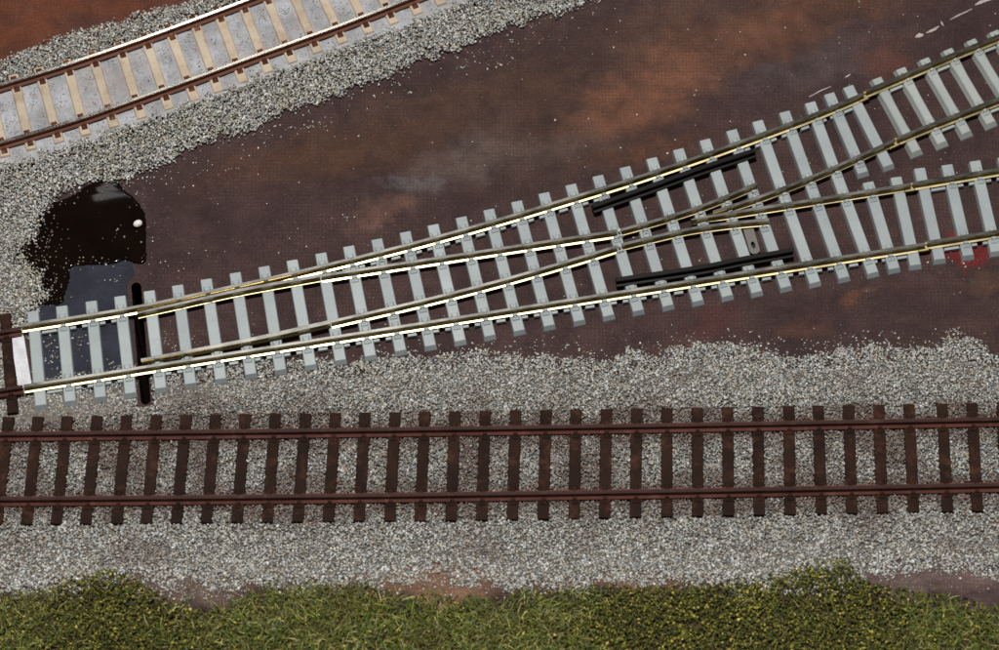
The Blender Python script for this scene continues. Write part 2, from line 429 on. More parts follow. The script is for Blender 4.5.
tops = [(32.7,311),(61.5,305.8),(91,301),(119.7,296),(149,290.7),(177.4,285),(206,279),(235,272.6),(263.8,266.3),(292,260),(320.7,253),(348.5,246),(376.6,239),(405,231.8),(432.9,224.6),(461,217),(488.6,209.3),(516.5,201.2),(543.7,192.8),(570.6,184.4),(597.7,175.6),(624.8,166.9),(651.5,158),(678.2,149),(704.7,139.5),(731.4,130),(757.5,120.8),(784.4,111.6),(810,102.3)]
bots = [(42,411),(71.3,407),(101.4,403),(131.6,399),(161.7,394),(191.5,389.5),(221.8,384.8),(251.8,380),(281.4,375.8),(311.5,371),(341.4,366),(371.3,361.6),(401.5,356.6),(431.2,351.6),(461,346.6),(490.6,341.6),(520,336.5),(550,331.4),(580,326.6),(609.4,321.6),(639,316.5),(668.8,311.6),(698.5,307),(728,302),(757.4,298),(786.5,293),(815.5,288.5),(844.5,283.5),(873.4,278.8)]
SP = [(G(*a, ZS-0.1), G(*b, 0)) for a, b in zip(tops, bots)]
SP += [(G(829, 93.4, ZS-0.1), G(863.5, 178.5, 0)), (G(848, 86.3, ZS-0.1), G(889, 171.5, 0)), (G(868, 182, ZS-0.1), G(894.4, 274.5, 0)), (G(896, 177, ZS-0.1), G(915.4, 271, 0))]

turnout = thing('turnout', 'pale grey-sleepered railway turnout with black check rails, running across the bare board', 'turnout', G(500, 250, 0))
foot_us, foot_ls = [], []
for i, (a, b) in enumerate(SP):
    cr = []
    for ln, lo, hi in ((US, 0, 99), (LS, 0, 99)):
        c = cross(a, b, ln)
        (foot_us if ln is US else foot_ls).append(None if c is None else np.array(a[:2])+(np.array(b[:2])-np.array(a[:2]))/np.linalg.norm(np.array(b[:2])-np.array(a[:2]))*c[0])
        if c and 0 < i and i not in (30, 32): cr.append(c)
    for ln in ((CL_U, CL_L, V_S, V_C, W_A, W_B) if i not in (30, 32) else ()):
        c = cross(a, b, ln)
        if c and all(abs(c[0]-k[0]) > 1.6 for k in cr) and i > 10: cr.append(c)
    sleeper(a, b, 3.35, turnout, M_GREY, cr, end_top=0.12, end=0.95)
connecting_bars(turnout, foot_us[:31], M_GREY, [0, 1, 2]+list(range(10, 20))+list(range(25, 30)), (0, 29))
connecting_bars(turnout, foot_ls[:29]+[foot_ls[31], foot_ls[32]], M_GREY, [0, 1, 2]+list(range(4, 30)), (0, 29))
rail_obj('stock_rail', US, turnout, M_NS, two=True); rail_obj('stock_rail', LS, turnout, M_NS, two=True)
tap_r = lambda s: (1, 1) if s > 0.35 else (1, 0.45+0.55*s/0.35)
tap_l = lambda s: (1, 1) if s > 0.45 else (0.55+0.45*s/0.45, 1)
rail_obj('switch_blade', BL_U, turnout, M_NS, two=True, sec=section(0.5, 0.9), taper=lambda s: (0.35+0.65*min(1, s/0.5), 1))
rail_obj('switch_blade', BL_L, turnout, M_NS, two=True, sec=section(0.62, 0.72), taper=lambda s: (1, 0.3+0.7*min(1, s/0.7)))
rail_obj('closure_rail', CL_U, turnout, M_NS, two=True); rail_obj('closure_rail', CL_L, turnout, M_NS, two=True)
rail_obj('wing_rail', W_A, turnout, M_NS, two=True, sec=section(0.46, 0.9)); rail_obj('wing_rail', W_B, turnout, M_NS, two=True, sec=section(0.46, 0.9))
rail_obj('crossing_vee_rail', V_S, turnout, M_NS, two=True, sec=section(0.5, 0.95), taper=lambda s: (0.35+0.65*min(1, s/0.15),)*2)
rail_obj('crossing_vee_rail', V_C, turnout, M_NS, two=True, sec=section(0.46, 0.9), taper=lambda s: (0.6+0.4*min(1, s/0.1),)*2, z0=ZS-0.006)
cks = [(-1.35, 0), (1.0, 0), (1.0, 0.45), (0.5, 0.6), (0.5, 1.3), (0.62, 1.45), (0.62, 1.9), (0.5, 2.0), (-0.5, 2.0), (-0.62, 1.9), (-0.62, 1.45), (-0.5, 1.3), (-0.5, 0.6), (-1.35, 0.45)]
def check(line):
    return sweep(line, cks, ZS, 0, 0).build('check_rail', M_BLACK, turnout)
check(CK_U); check(CK_L)
# white insulating gap pieces between closure and wing rails
for (x, y), d in (((619, 229.9), CL_U[-1]-CL_U[-2]), ((619.2, 245.4), CL_L[-1]-CL_L[-2])):
    d = d/np.linalg.norm(d); c = G(x, y, ZR); m = MB(); m.block(c, d, 0.62, 1.0, ZS+0.6, ZR-0.02, 0.95); m.block(c, d, 2.2, 2.6, ZS+0.01, ZS+0.62, 0.8)
    m.build('insulating_spacer', M_CONC, turnout, (c[0], c[1], ZS))
# contact tab with its oval hole, folded out beneath the wing rail
def tab():
    a, b = G(748, 228, 1.2)[:2], G(754.5, 250, 1.2)[:2]; d = (b-a)/np.linalg.norm(b-a); L = np.linalg.norm(b-a)+1.2; n = np.array([-d[1], d[0]])
    bm = bmesh.new(); edges = []
    out = [(0, -1.35), (L-1.0, -1.35), (L-0.45, -1.15), (L-0.1, -0.6), (L, 0), (L-0.1, 0.6), (L-0.45, 1.15), (L-1.0, 1.35), (0, 1.35)]
    hole = [(L-2.6+1.1*math.cos(t), 0.55*math.sin(t)) for t in np.linspace(0, 2*math.pi, 14, endpoint=False)]
    for ring in (out, hole):
        vv = []
        for s, q in ring:
            p = a+d*s+n*q; vv.append(bm.verts.new((p[0]*K, p[1]*K, 1.35*K)))
        for i in range(len(vv)): edges.append(bm.edges.new((vv[i], vv[(i+1) % len(vv)])))
    bmesh.ops.triangle_fill(bm, use_beauty=True, edges=edges, normal=(0, 0, 1))
    g = bmesh.ops.extrude_face_region(bm, geom=list(bm.faces))
    for v in g['geom']:
        if isinstance(v, bmesh.types.BMVert): v.co.z -= 0.35*K
    bmesh.ops.recalc_face_normals(bm, faces=bm.faces)
    me = bpy.data.meshes.new('contact_tab'); bm.to_mesh(me); bm.free(); me.materials.append(M_TIN)
    o = link('contact_tab', me, None); o.parent = turnout; o.location = -turnout.location
tab()
def joiner(parent, line, at_end, mat=M_SILVER, L=3.2):
    p, q = (line[-1], line[-2]) if at_end else (line[0], line[1]); d = (p-q)/np.linalg.norm(p-q); c = p-d*0.3; m = MB(); n = np.array([-d[1], d[0]])
    m.block(c, d, L, 2.3, ZS-0.28, ZS-0.02)
    for s in (-1, 1): m.block(c+n*s*0.86, d, L, 0.62, ZS+0.25, ZS+0.42, 0.8)
    m.build('rail_joiner', mat, parent, (c[0], c[1], ZS))
for ln in (US, LS, V_S, V_C): joiner(turnout, ln, True)

# ------------------------------------------------------------------ plain track joined on at the right
def plain_track(name, label, rails, pairs, wd, mats, railmats, group=None, two=False, at=None, chair=True, skip_chair=(), bars=False, ztop=ZS-0.1, zbot=0.0, sec=None, **kw):
    a0, b0 = G(*pairs[0][0], 0), G(*pairs[-1][1], 0)
    th = thing(name, label, 'track', at if at is not None else (a0+b0)/2*np.array([1, 1, 0]), group)
    feet = [[], []]
    for i, (pa, pb) in enumerate(pairs):
        a, b = G(*pa, ztop), G(*pb, zbot); cr = []
        for k, ln in enumerate(rails):
            c = cross(a, b, ln)
            feet[k].append(None if c is None else np.array(a[:2])+(b[:2]-a[:2])/np.linalg.norm(b[:2]-a[:2])*c[0])
            if c and chair and i not in skip_chair: cr.append(c)
        sleeper(a, b, wd, th, mats, cr, **kw)
    if bars is not False:
        for k, ln in enumerate(rails): connecting_bars(th, feet[k], bars, range(99) if bars is not M_CONC else range(k, 99, 2), (0,) if bars is not M_CONC else range(99))
    for ln in rails: rail_obj('rail', ln, th, railmats, two=two, sec=sec)
    return th
R1a = path([(865.6, 91), (899, 77), (949, 55.8), (999, 35.5)], Z2, ext=(0, 22)); R1b = path([(896.5, 138.8), (930, 125), (999, 98.5)], Z2, ext=(0, 22))
pr1 = [((876,77),(917.5,157.5)),((900,67.2),(943,149)),((923.6,57.6),(967.5,139)),((947,48.2),(992,129)),((970.3,38.8),(1016.5,119)),((993,30),(1041,109)),((1016,21),(1066,99))]
plain_track('plain_track', 'grey concrete-sleepered track at the right edge above, on the turnout\'s diverging side', [R1a, R1b], pr1, 3.7, M_CONC, M_NS, two=True, inset=0.62, end=1.15, end_top=0.5, waist=0.22, skip_chair=(0,), bars=M_CONC, cw=1.3)
R2a = path([(912.5, 183.5), (999, 169)], Z2, ext=(0, 16)); R2b = path([(926.8, 242.3), (999, 230.8)], Z2, ext=(0, 16))
pr2 = [((919.5,168),(939.6,265.3)),((947,164.6),(968,261.5)),((975,160.8),(996,257.5)),((1003,157),(1025,253))]
plain_track('plain_track', 'short grey-sleepered track at the right edge beside red paint, continuing the turnout\'s straight side', [R2a, R2b], pr2, 3.35, M_GREY, M_NS, two=True, end_top=0.12, end=0.95, skip_chair=(0,), bars=M_GREY)

# ------------------------------------------------------------------ brown track across the foreground
LA = polyfit_path([(0, 433.6), (50, 432.8), (250, 430.6), (500, 427.6), (750, 423.2), (949, 419.4), (999, 418.6)], Z2, 2, ext=(12, 14))
LB = polyfit_path([(0, 498.4), (50, 498.1), (250, 496), (500, 493.4), (750, 489), (949, 485), (999, 484.2)], Z2, 2, ext=(12, 14))
lt = [8.5,38,67.3,97.2,127,156.6,186,215.7,245.4,275.4,305.6,335.5,365,395.2,425,455,485.5,516,546.2,576,606.6,637,667,697.5,727.7,757.9,789,818.3,848.7,879,909,942,972,1002]
lb = [-3.5,26.6,56.3,85.8,116.7,146.4,176.4,206.3,236.8,267.3,297.7,328.2,359,389.6,420,451,481.5,512,543,574,604.6,635.3,666.8,697.5,728.4,759,790,821.3,851.8,882.2,913.5,947.5,977.4,1008]
prL = [((x, 416.8-6*(x/485.5) if x < 485.5 else 410.8-8*((x-485.5)/487)), (y, 526.5-4.5*(y/482) if y < 482 else 522-9*((y-482)/496))) for x, y in zip(lt, lb)]
TL = plain_track('brown_track', 'dark brown weathered track with rusty rails running level across the foreground ballast', [LA, LB], prL, 3.25, M_BROWN, [M_RUST, M_RUSTTOP], two=True, ztop=ZS, zbot=1.0, sec=section(0.42, 1.3, 0.24, HR, 0.92), end=0.35, end_top=0.05, cw=1.3, chair_h=0.72)

# ------------------------------------------------------------------ beige-sleepered track at the upper left
ZT = Z2
TA = path([(0, 84.5), (45, 71), (80, 59.7), (140, 39.2), (200, 17.3), (250, -1.5)], ZT, ext=(14, 60))
TB = path([(0, 142.3), (45, 129), (90, 115), (150, 93.6), (200, 75.7), (250, 57.3), (300, 39.3), (340, 25), (405, 0)], ZT, ext=(14, 40))
tt = [(-13,80.5),(12.7,73.6),(38,66.5),(65.5,58.5),(91,50),(118,41),(143.4,32.5),(167,24),(192,15),(216,6.5),(240,-2.5),(263,-11.5),(287,-20.5),(311,-30),(336,-39.5),(360,-49),(384,-58.5),(407,-68)]
tb = [(6.3,160),(32.5,153),(60.4,146),(87,138.5),(115.5,130.5),(143,121.8),(170.5,112.6),(196.5,103.8),(219.8,95.5),(244.5,86),(269.5,76),(294,66),(319,56),(344.4,46.3),(370.5,36.5),(395.5,27),(419.5,17.5),(443,8)]
plain_track('beige_track', 'pale beige concrete-sleepered track with bright-topped rusty rails, in the upper left corner', [TA, TB], list(zip(tt, tb)), 3.5, [M_BEIGE, M_RUSTCHAIR], [M_RUST2, M_POLISH], two=True, ztop=ZS, zbot=0.7, sec=section(0.46, 1.15, 0.26, HR, 0.75), inset=0.5, end=0.75, end_top=0.35, waist=0.15, chairmi=1, cw=1.15, chair_h=0.7)

# ------------------------------------------------------------------ old brown track end and packing strip at the left edge
OA = path([(-30, 336.5), (0, 331.5), (20, 328)], Z2); OB = path([(-30, 394), (0, 389.5), (22, 386.3)], Z2)
plain_track('brown_track', 'stub of dark brown track at the left edge, butting against the grey turnout', [OA, OB], [((-24, 318.5), (-14, 421)), ((4.5, 313.5), (13.5, 416))], 3.1, M_BROWN, [M_RUST, M_RUSTTOP], two=True, end=0.35, end_top=0.1, zbot=0.3, sec=section(0.42, 1.2, 0.24, HR, 0.9))
m = MB(); a, b = G(17, 336, 1.4)[:2], G(25.5, 389, 1.4)[:2]; d = (b-a)/np.linalg.norm(b-a)
m.block((a+b)/2, d, np.linalg.norm(b-a), 3.6, 0.0, 1.4, 0.95)
t_ = NT('white_styrene'); f_, _ = t_.noise(500, 4); t_.bump(f_, 0.4, 0.0002)
M_WHITE = t_.done(t_.mix(t_.ramp(f_, 0.4, 0.7), (0.72, 0.72, 0.76, 1), (0.55, 0.54, 0.55, 1)), 0.4)
tag(m.build('packing_strip', M_WHITE, None, ((a+b)/2).tolist()+[0]), 'white plastic packing strip lying between the brown track stub and the first grey sleeper', 'packing strip')

# ------------------------------------------------------------------ slate sheet, dark puddle, white pebble
def sheet(poly, z, name, mat, thick=0.06):
    bm = bmesh.new(); vs_ = [bm.verts.new((p[0]*K, p[1]*K, z*K)) for p in poly]
    es = [bm.edges.new((vs_[i], vs_[(i+1) % len(vs_)])) for i in range(len(vs_))]
    bmesh.ops.triangle_fill(bm, use_beauty=True, edges=es, normal=(0, 0, 1))
    for f in bm.faces:
        if f.normal.z < 0: f.normal_flip()
    r = bmesh.ops.extrude_edge_only(bm, edges=[e for e in bm.edges if len(e.link_faces) == 1])
    for v in r['geom']:
        if isinstance(v, bmesh.types.BMVert): v.co.z = (z-thick)*K
    me = bpy.data.meshes.new(name); bm.to_mesh(me); bm.free(); me.materials.append(mat)
    return link(name, me)
t_ = NT('slate_grey_card'); f_, _ = t_.noise(120, 5, 0.65)
mp = t_.n('ShaderNodeMapping'); t_.link(t_.co, mp.inputs['Vector']); mp.inputs['Rotation'].default_value = (0, 0, math.radians(-12)); mp.inputs['Scale'].default_value = (1, 14, 1)
g_, _ = t_.noise(170, 4, 0.7, mp.outputs[0])
c_ = t_.mix(t_.ramp(f_, 0.35, 0.65), srgb(32, 34, 44), srgb(46, 48, 60)); c_ = t_.mix(t_.math('MULTIPLY', t_.ramp(g_, 0.6, 0.72), 0.5), c_, srgb(84, 86, 98))
t_.bump(g_, 0.2, 0.0001); M_SLATE = t_.done(c_, 0.6, 0, 0.15)
tag(sheet(ring_px([(30, 303), (58, 305), (66, 285), (70, 262), (132, 260), (135, 275), (127.5, 283), (128, 292), (138, 398), (110, 400), (70, 396), (36, 392), (30, 360)]), 0.07, 'slate_sheet', M_SLATE), 'smooth slate grey sheet lying beneath the left end of the turnout, below the dark puddle', 'sheet')
def puddle():
    pts = [(72, 196), (86, 186), (104, 180), (116, 181), (124, 190), (134, 198), (143, 210), (146.5, 222), (145.8, 240), (146.2, 252), (145, 262.5), (136, 264), (128, 261), (118, 262.5), (108, 265), (92, 265.5), (72, 268), (69.5, 280), (66, 292), (62, 303), (50, 305.5), (34, 304), (37, 296), (30, 288), (36, 279), (30, 270), (22, 262), (8, 257), (18, 248), (30, 241), (40, 233), (36, 222), (43, 211), (50, 204)]
    P = [np.array(G(x, y, 0)[:2]) for x, y in pts]
    Q = []
    n = len(P)
    for i in range(n):
        a, b, c, d = P[i-1], P[i], P[(i+1) % n], P[(i+2) % n]
        for t in np.linspace(0, 1, 5, endpoint=False):
            p = 0.5*((2*b)+(c-a)*t+(2*a-5*b+4*c-d)*t*t+(3*b-a-3*c+d)*t**3)
            nz = mnoise.noise(Vector((p[0]*1.1, p[1]*1.1, 3)))*0.5
            Q.append(p+np.array([nz, mnoise.noise(Vector((p[0]*1.1, p[1]*1.1, 9)))*0.5]))
    Q = np.array(Q); cen = Q.mean(0); N = len(Q)
    # rings inward by edge normal offset: rounded rim
    T = np.roll(Q, -1, 0)-np.roll(Q, 1, 0); T /= np.linalg.norm(T, axis=1)[:, None]
    nin = np.stack([-T[:, 1], T[:, 0]], 1)
    area = 0.5*np.sum(Q[:, 0]*np.roll(Q[:, 1], -1)-np.roll(Q[:, 0], -1)*Q[:, 1])
    if area < 0: nin = -nin
    V = []
    for off, z in ((0.0, 0.03), (0.12, 0.22), (0.35, 0.34), (0.75, 0.40)):
        R = Q+nin*off
        for p in R: V.append((p[0], p[1], z))
    bm = bmesh.new(); bv = [bm.verts.new((x*K, y*K, z*K)) for x, y, z in V]
    for r in range(3):
        for i in range(N):
            j = (i+1) % N
            try: bm.faces.new((bv[r*N+i], bv[r*N+j], bv[(r+1)*N+j], bv[(r+1)*N+i]))
            except ValueError: pass
    es = []
    for i in range(N):
        e = bm.edges.get((bv[3*N+i], bv[3*N+(i+1) % N]))
        if e: es.append(e)
    bmesh.ops.triangle_fill(bm, use_beauty=True, edges=es, normal=(0, 0, 1))
    bmesh.ops.recalc_face_normals(bm, faces=bm.faces)
    for f in bm.faces: f.smooth = True
    up = sum(f.normal.z for f in bm.faces)
    if up < 0:
        for f in bm.faces: f.normal_flip()
    me = bpy.data.meshes.new('dark_puddle'); bm.to_mesh(me); bm.free()
    t = NT('dark_glossy_liquid'); f, _ = t.noise(60, 2); t.bump(f, 0.06, 0.0003)
    f2, _ = t.noise(90, 4)
    me.materials.append(t.done(t.mix(t.ramp(f2, 0.3, 0.7), (0.004, 0.0024, 0.0016, 1), (0.008, 0.004, 0.002, 1)), 0.05, 0, 0.12))
    return link('dark_puddle', me), Q
pd, PUD = puddle()
tag(pd, 'black glossy puddle spilt between the left ballast and the bare board', 'puddle')
def pebble(px, py):
    c = G(px, py, 1.0); bm = bmesh.new(); bmesh.ops.create_icosphere(bm, subdivisions=3, radius=1.0)
    for v in bm.verts:
        v.co += v.co.normalized()*0.06*mnoise.noise(v.co*1.6)
        v.co = Vector((v.co.x*1.25, v.co.y*0.98, v.co.z*0.85))
        x, y = v.co.x, v.co.y; a = math.radians(28); v.co.x = x*math.cos(a)-y*math.sin(a); v.co.y = x*math.sin(a)+y*math.cos(a)
        v.co *= K
    for f in bm.faces: f.smooth = True
    me = bpy.data.meshes.new('pebble'); bm.to_mesh(me); bm.free()
    t = NT('white_pebble'); f, _ = t.noise(350, 3); me.materials.append(t.done(t.mix(t.ramp(f, 0.4, 0.7), (0.86, 0.84, 0.80, 1), (0.80, 0.70, 0.60, 1)), 0.35))
    o = link('pebble', me, None, (c[0], c[1], 0.4+0.82)); return o
tag(pebble(138, 224), 'small round white pebble at the right rim of the dark puddle', 'pebble')

# ------------------------------------------------------------------ plaster bed between the beige sleepers
def line_dist(P, line):
    """signed offset (left positive) of points from a polyline"""
    best = np.full(len(P), 1e9); sg = np.zeros(len(P))
    for i in range(len(line)-1):
        p, q = line[i], line[i+1]; e = q-p; L2 = e@e; v = P-p
        t = np.clip((v@e)/L2, 0, 1); d = v-t[:, None]*e; dd = np.hypot(d[:, 0], d[:, 1])
        s = np.sign(e[0]*v[:, 1]-e[1]*v[:, 0]); k = dd < best
        best[k] = dd[k]; sg[k] = s[k]
    return best*sg
def resample(line, n):
    s = np.concatenate([[0], np.cumsum(np.linalg.norm(np.diff(line, axis=0), axis=1))]); u = np.linspace(0, s[-1], n)
    return np.stack([np.interp(u, s, line[:, 0]), np.interp(u, s, line[:, 1])], 1)
TBx = TB
TMID = TBx.copy()
_d = np.gradient(TBx, axis=0); _d /= np.linalg.norm(_d, axis=1)[:, None]
TMID = TBx+np.stack([-_d[:, 1], _d[:, 0]], 1)*8.6
_dl = np.gradient(LB, axis=0); _dl /= np.linalg.norm(_dl, axis=1)[:, None]
LMID = LB+np.stack([-_dl[:, 1], _dl[:, 0]], 1)*8.85

def fbm(x, y, sc, seed=0.0, oct=3):
    return np.array([mnoise.fractal(Vector((a*sc, b*sc, seed)), 1.0, 2.0, oct) for a, b in zip(x, y)])
def bed_grid(name, x0, x1, y0, y1, st, zfun, keep, mat, kind='structure'):
    xs = np.arange(x0, x1, st); ys = np.arange(y0, y1, st); X, Y = np.meshgrid(xs, ys); P = np.stack([X.ravel(), Y.ravel()], 1)
    Z = zfun(P); k = keep(P); nx = len(xs); V = np.column_stack([P, Z])
    kk = k.reshape(Y.shape); I = np.arange(len(P)).reshape(Y.shape)
    ok = kk[:-1, :-1] & kk[1:, :-1] & kk[:-1, 1:] & kk[1:, 1:]
    q = np.stack([I[:-1, :-1][ok], I[:-1, 1:][ok], I[1:, 1:][ok], I[1:, :-1][ok]], 1)
    used = np.unique(q); mp_ = np.full(len(P), -1); mp_[used] = np.arange(len(used)); q = mp_[q]; V = V[used]
    me = bpy.data.meshes.new(name); me.from_pydata((V*K).tolist(), [], q.tolist()); me.materials.append(mat)
    me.polygons.foreach_set('use_smooth', [True]*len(me.polygons))
    return tag(link(name, me), kind=kind)
# smooth, ragged plaster
def plaster_mat():
    t = NT('white_plaster_bed'); f, _ = t.noise(160, 5, 0.65); g, _ = t.noise(700, 4, 0.7); h, _ = t.noise(60, 3)
    c = t.mix(t.ramp(f, 0.35, 0.62), (0.48, 0.48, 0.51, 1), (0.29, 0.29, 0.30, 1))
    c = t.mix(t.math('MULTIPLY', t.ramp(g, 0.56, 0.66), 0.7), c, (0.22, 0.22, 0.20, 1))
    c = t.mix(t.math('MULTIPLY', t.ramp(h, 0.5, 0.62), 0.3), c, (0.34, 0.25, 0.20, 1))
    t.bump(t.math('ADD', f, t.math('MULTIPLY', g, 0.5)), 0.9, 0.0006)
    return t.done(c, 0.6, 0, 0.4)
tx0, tx1 = G(-25, 100)[0], G(470, 20)[0]; ty0, ty1 = G(0, 175)[1], G(300, -80)[1]
plast_edge = lambda P: -14.6+1.4*fbm(P[:, 0], P[:, 1], 0.12, 5)
bed_grid('plaster_bed', tx0, tx1, ty0, ty1, 1.0, lambda P: 1.15+0.28*fbm(P[:, 0], P[:, 1], 0.35, 2)+0.25*np.exp(-((line_dist(P, TMID)+14.2)/0.8)**2),
         lambda P: (lambda d: (d > -15.6) & (d < 11.0))(line_dist(P, TMID)), plaster_mat())

# ------------------------------------------------------------------ ballast, grit and ground cover as real grains
CUBE = np.array([(-1,-1,-1),(1,-1,-1),(1,1,-1),(-1,1,-1),(-1,-1,1),(1,-1,1),(1,1,1),(-1,1,1)], float)
CF = np.array([(3,2,1,0),(4,5,6,7),(0,1,5,4),(1,2,6,5),(2,3,7,6),(3,0,4,7)])
def grains(name, pts, size, cols, mat, flat=0.8, jit=0.38, kind='stuff'):
    N = len(pts)
    V = np.repeat(CUBE[None]/1.55, N, 0)
    V = V*(1+rng.uniform(-jit, jit, (N, 8, 3)))
    V *= rng.uniform(0.62, 1.15, (N, 1, 3)); V[:, :, 2] *= flat
    q = rng.normal(size=(N, 4)); q[:, 1:3] *= 0.7; q /= np.linalg.norm(q, axis=1)[:, None]
    w_, x, y, z = q.T
    R = np.stack([np.stack([1-2*(y*y+z*z), 2*(x*y-z*w_), 2*(x*z+y*w_)], -1), np.stack([2*(x*y+z*w_), 1-2*(x*x+z*z), 2*(y*z-x*w_)], -1), np.stack([2*(x*z-y*w_), 2*(y*z+x*w_), 1-2*(x*x+y*y)], -1)], 1)
    V = np.einsum('nij,nkj->nki', R, V)*(size[:, None, None]/2)+pts[:, None, :]
    F = (CF[None]+8*np.arange(N)[:, None, None]).reshape(-1, 4)
    return raw_mesh(name, V.reshape(-1, 3), F, np.repeat(cols, 8, 0), mat, kind)
def raw_mesh(name, V, F, C, mat, kind='stuff'):
    me = bpy.data.meshes.new(name); nv = len(V); nf, m = F.shape
    me.vertices.add(nv); me.vertices.foreach_set('co', (V*K).astype(np.float32).ravel())
    me.loops.add(nf*m); me.loops.foreach_set('vertex_index', F.astype(np.int32).ravel())
    me.polygons.add(nf); me.polygons.foreach_set('loop_start', (np.arange(nf)*m).astype(np.int32))
    ca = me.color_attributes.new('Col', 'FLOAT_COLOR', 'POINT')
    ca.data.foreach_set('color', np.column_stack([C, np.ones(len(C))]).astype(np.float32).ravel())
    me.materials.append(mat); me.update(calc_edges=True); me.validate()
    o = link(name, me)
    if kind: tag(o, kind=kind)
    return o
def in_poly(x, y, poly):
    poly = np.array(poly); r = np.zeros(len(x), bool); n = len(poly); j = n-1
    for i in range(n):
        xi, yi = poly[i]; xj, yj = poly[j]
        c = ((yi > y) != (yj > y)) & (x < (xj-xi)*(y-yi)/(yj-yi+1e-12)+xi); r ^= c; j = i
    return r
def rects_mask(P, pairs, half, grow=0.0):
    """points lying on any of the sleepers"""
    r = np.zeros(len(P), bool)
    for a, b in pairs:
        a = np.array(a[:2]); b = np.array(b[:2]); L = np.linalg.norm(b-a); u = (b-a)/L; v = P-a
        s = v@u; t = v[:, 0]*-u[1]+v[:, 1]*u[0]
        r |= (s > -grow) & (s < L+grow) & (np.abs(t) < half)
    return r
PAL = np.array([srgb(*c)[:3] for c in ((172,168,158),(150,148,138),(190,188,180),(128,126,116),(104,102,96),(164,152,130),(138,120,100),(84,82,80),(206,204,200),(150,158,160),(116,88,70),(70,66,66))])
PW = np.array([.21,.22,.11,.17,.08,.08,.05,.03,.03,.05,.005,.01]); PW /= PW.sum()
def pal(n, tint=None, k=None):
    c = PAL[rng.choice(len(PAL), n, p=PW)]*rng.uniform(1.1, 1.95, (n, 1))*np.array([0.98, 1.0, 1.05])
    if tint is not None: c = c*(1-k[:, None])+np.array(tint)*rng.uniform(0.6, 1.3, (n, 1))*k[:, None]
    return c
LP = [(G(*a, ZS), G(*b, 1.0)) for a, b in prL]; TP = [(G(*a, ZS), G(*b, 0.7)) for a, b in zip(tt, tb)]
OP = [(G(-24, 318.5, ZS), G(-14, 421, .3)), (G(4.5, 313.5, ZS), G(13.5, 416, .3))]
slot_pairs = [(slot_a-(slot_b-slot_a)*0.03, slot_b+(slot_b-slot_a)*0.03)]

ytop_x = [-60, 0, 28, 60, 100, 140, 150, 250, 300, 345, 400, 440, 470, 495, 520, 550, 575, 600, 640, 680, 720, 750, 790, 830, 870, 900, 930, 950, 962, 999, 1060]
ytop_y = [318, 318, 372, 372, 371, 366, 366, 359, 356, 361, 351, 351, 347, 350, 353, 352, 355, 357, 351, 344, 338, 345, 352, 350, 343, 345, 345, 335, 340, 348, 348]
ybot_x = [-60, 0, 60, 110, 150, 200, 260, 330, 400, 440, 500, 560, 620, 700, 760, 830, 880, 940, 999, 1060]
ybot_y = [600, 598, 592, 588, 580, 584, 592, 592, 580, 574, 588, 592, 580, 586, 594, 594, 574, 568, 580, 580]
def z_lower(P):
    d = line_dist(P, LMID)
    z = np.interp(d, [-27, -20, -15, -9, 9, 15, 22, 30], [0.15, 0.8, 1.25, 1.2, 1.2, 1.25, 0.55, 0.12])
    return z
def sample_box(px0, px1, py0, py1, dens):
    a = G(px0, py0); b = G(px1, py1); c = G(px0, py1); d = G(px1, py0)
    x0 = min(a[0], c[0]); x1 = max(b[0], d[0]); n = int((x1-x0)*(a[1]-b[1])*dens)
    return np.column_stack([rng.uniform(x0, x1, n), rng.uniform(b[1], a[1], n)])
def clear_of_rails(P, rails, half=0.62):
    r = np.ones(len(P), bool)
    for ln in rails: r &= np.abs(line_dist(P, ln)) > half
    return r
# lower ballast
P = sample_box(-25, 1024, 300, 625, 9.5)
x, y = PX(np.column_stack([P, np.full(len(P), 0.8)]))
nz = fbm(P[:, 0], P[:, 1], 0.16, 1.0, 4)
yt = np.interp(x, ytop_x, ytop_y)+nz*9; yb = np.interp(x, ybot_x, ybot_y)+nz*10
dep = np.minimum(y-yt, yb-y)
keep = (dep > 6*rng.uniform(-0.2, 1, len(P))**2) | ((dep > -14) & (rng.uniform(0, 1, len(P)) < 0.10*np.exp(dep/6)))
keep &= ~(rects_mask(P, LP, 1.42) & (rng.uniform(0, 1, len(P)) < 0.996)) & clear_of_rails(P, (LA, LB), 1.15)
keep &= ~rects_mask(P, slot_pairs, 1.75, 1.2) & ~(rects_mask(P, OP, 1.5))
onT = rects_mask(P, SP, 1.75, 0.2)
keep &= ~(onT & (rng.uniform(0, 1, len(P)) < 0.995))
P = P[keep]; dep = dep[keep]; x = x[keep]; y = y[keep]
size = np.clip(rng.normal(0.55, 0.17, len(P)), 0.24, 1.15)
edge = np.clip(dep/22, 0, 1)
zz = z_lower(P); zz = zz*np.clip(edge*1.5, 0, 1)
under = rects_mask(P, SP, 60/1.0, 30) & (y < np.interp(x, [0, 925], [425, 285])+4)
zz = np.where(under, np.minimum(zz, 0.35), zz)
z = zz*rng.uniform(0.72, 1.0, len(P))+size*0.22
dR = np.minimum(np.abs(line_dist(P, LA)), np.abs(line_dist(P, LB)))
n2 = fbm(P[:, 0], P[:, 1], 0.07, 8.0, 3)
k = np.clip(np.exp(-np.maximum(dR-2.2, 0)/1.8)*0.85+np.clip(0.25+n2*1.3, 0, 0.6)*(np.abs(line_dist(P, LMID)) < 15)+np.clip(n2-0.05, 0, 1)*0.8*(np.abs(line_dist(P, LMID)) < 26)+0.25*np.exp(-((x-110)/70)**2-((y-412)/12)**2), 0, 0.85)*rng.uniform(0.45, 1.0, len(P))
cols = pal(len(P), srgb(100, 64, 50)[:3], k)
bright = 1.0+0.10*np.clip((y-500)/60, -0.4, 1)
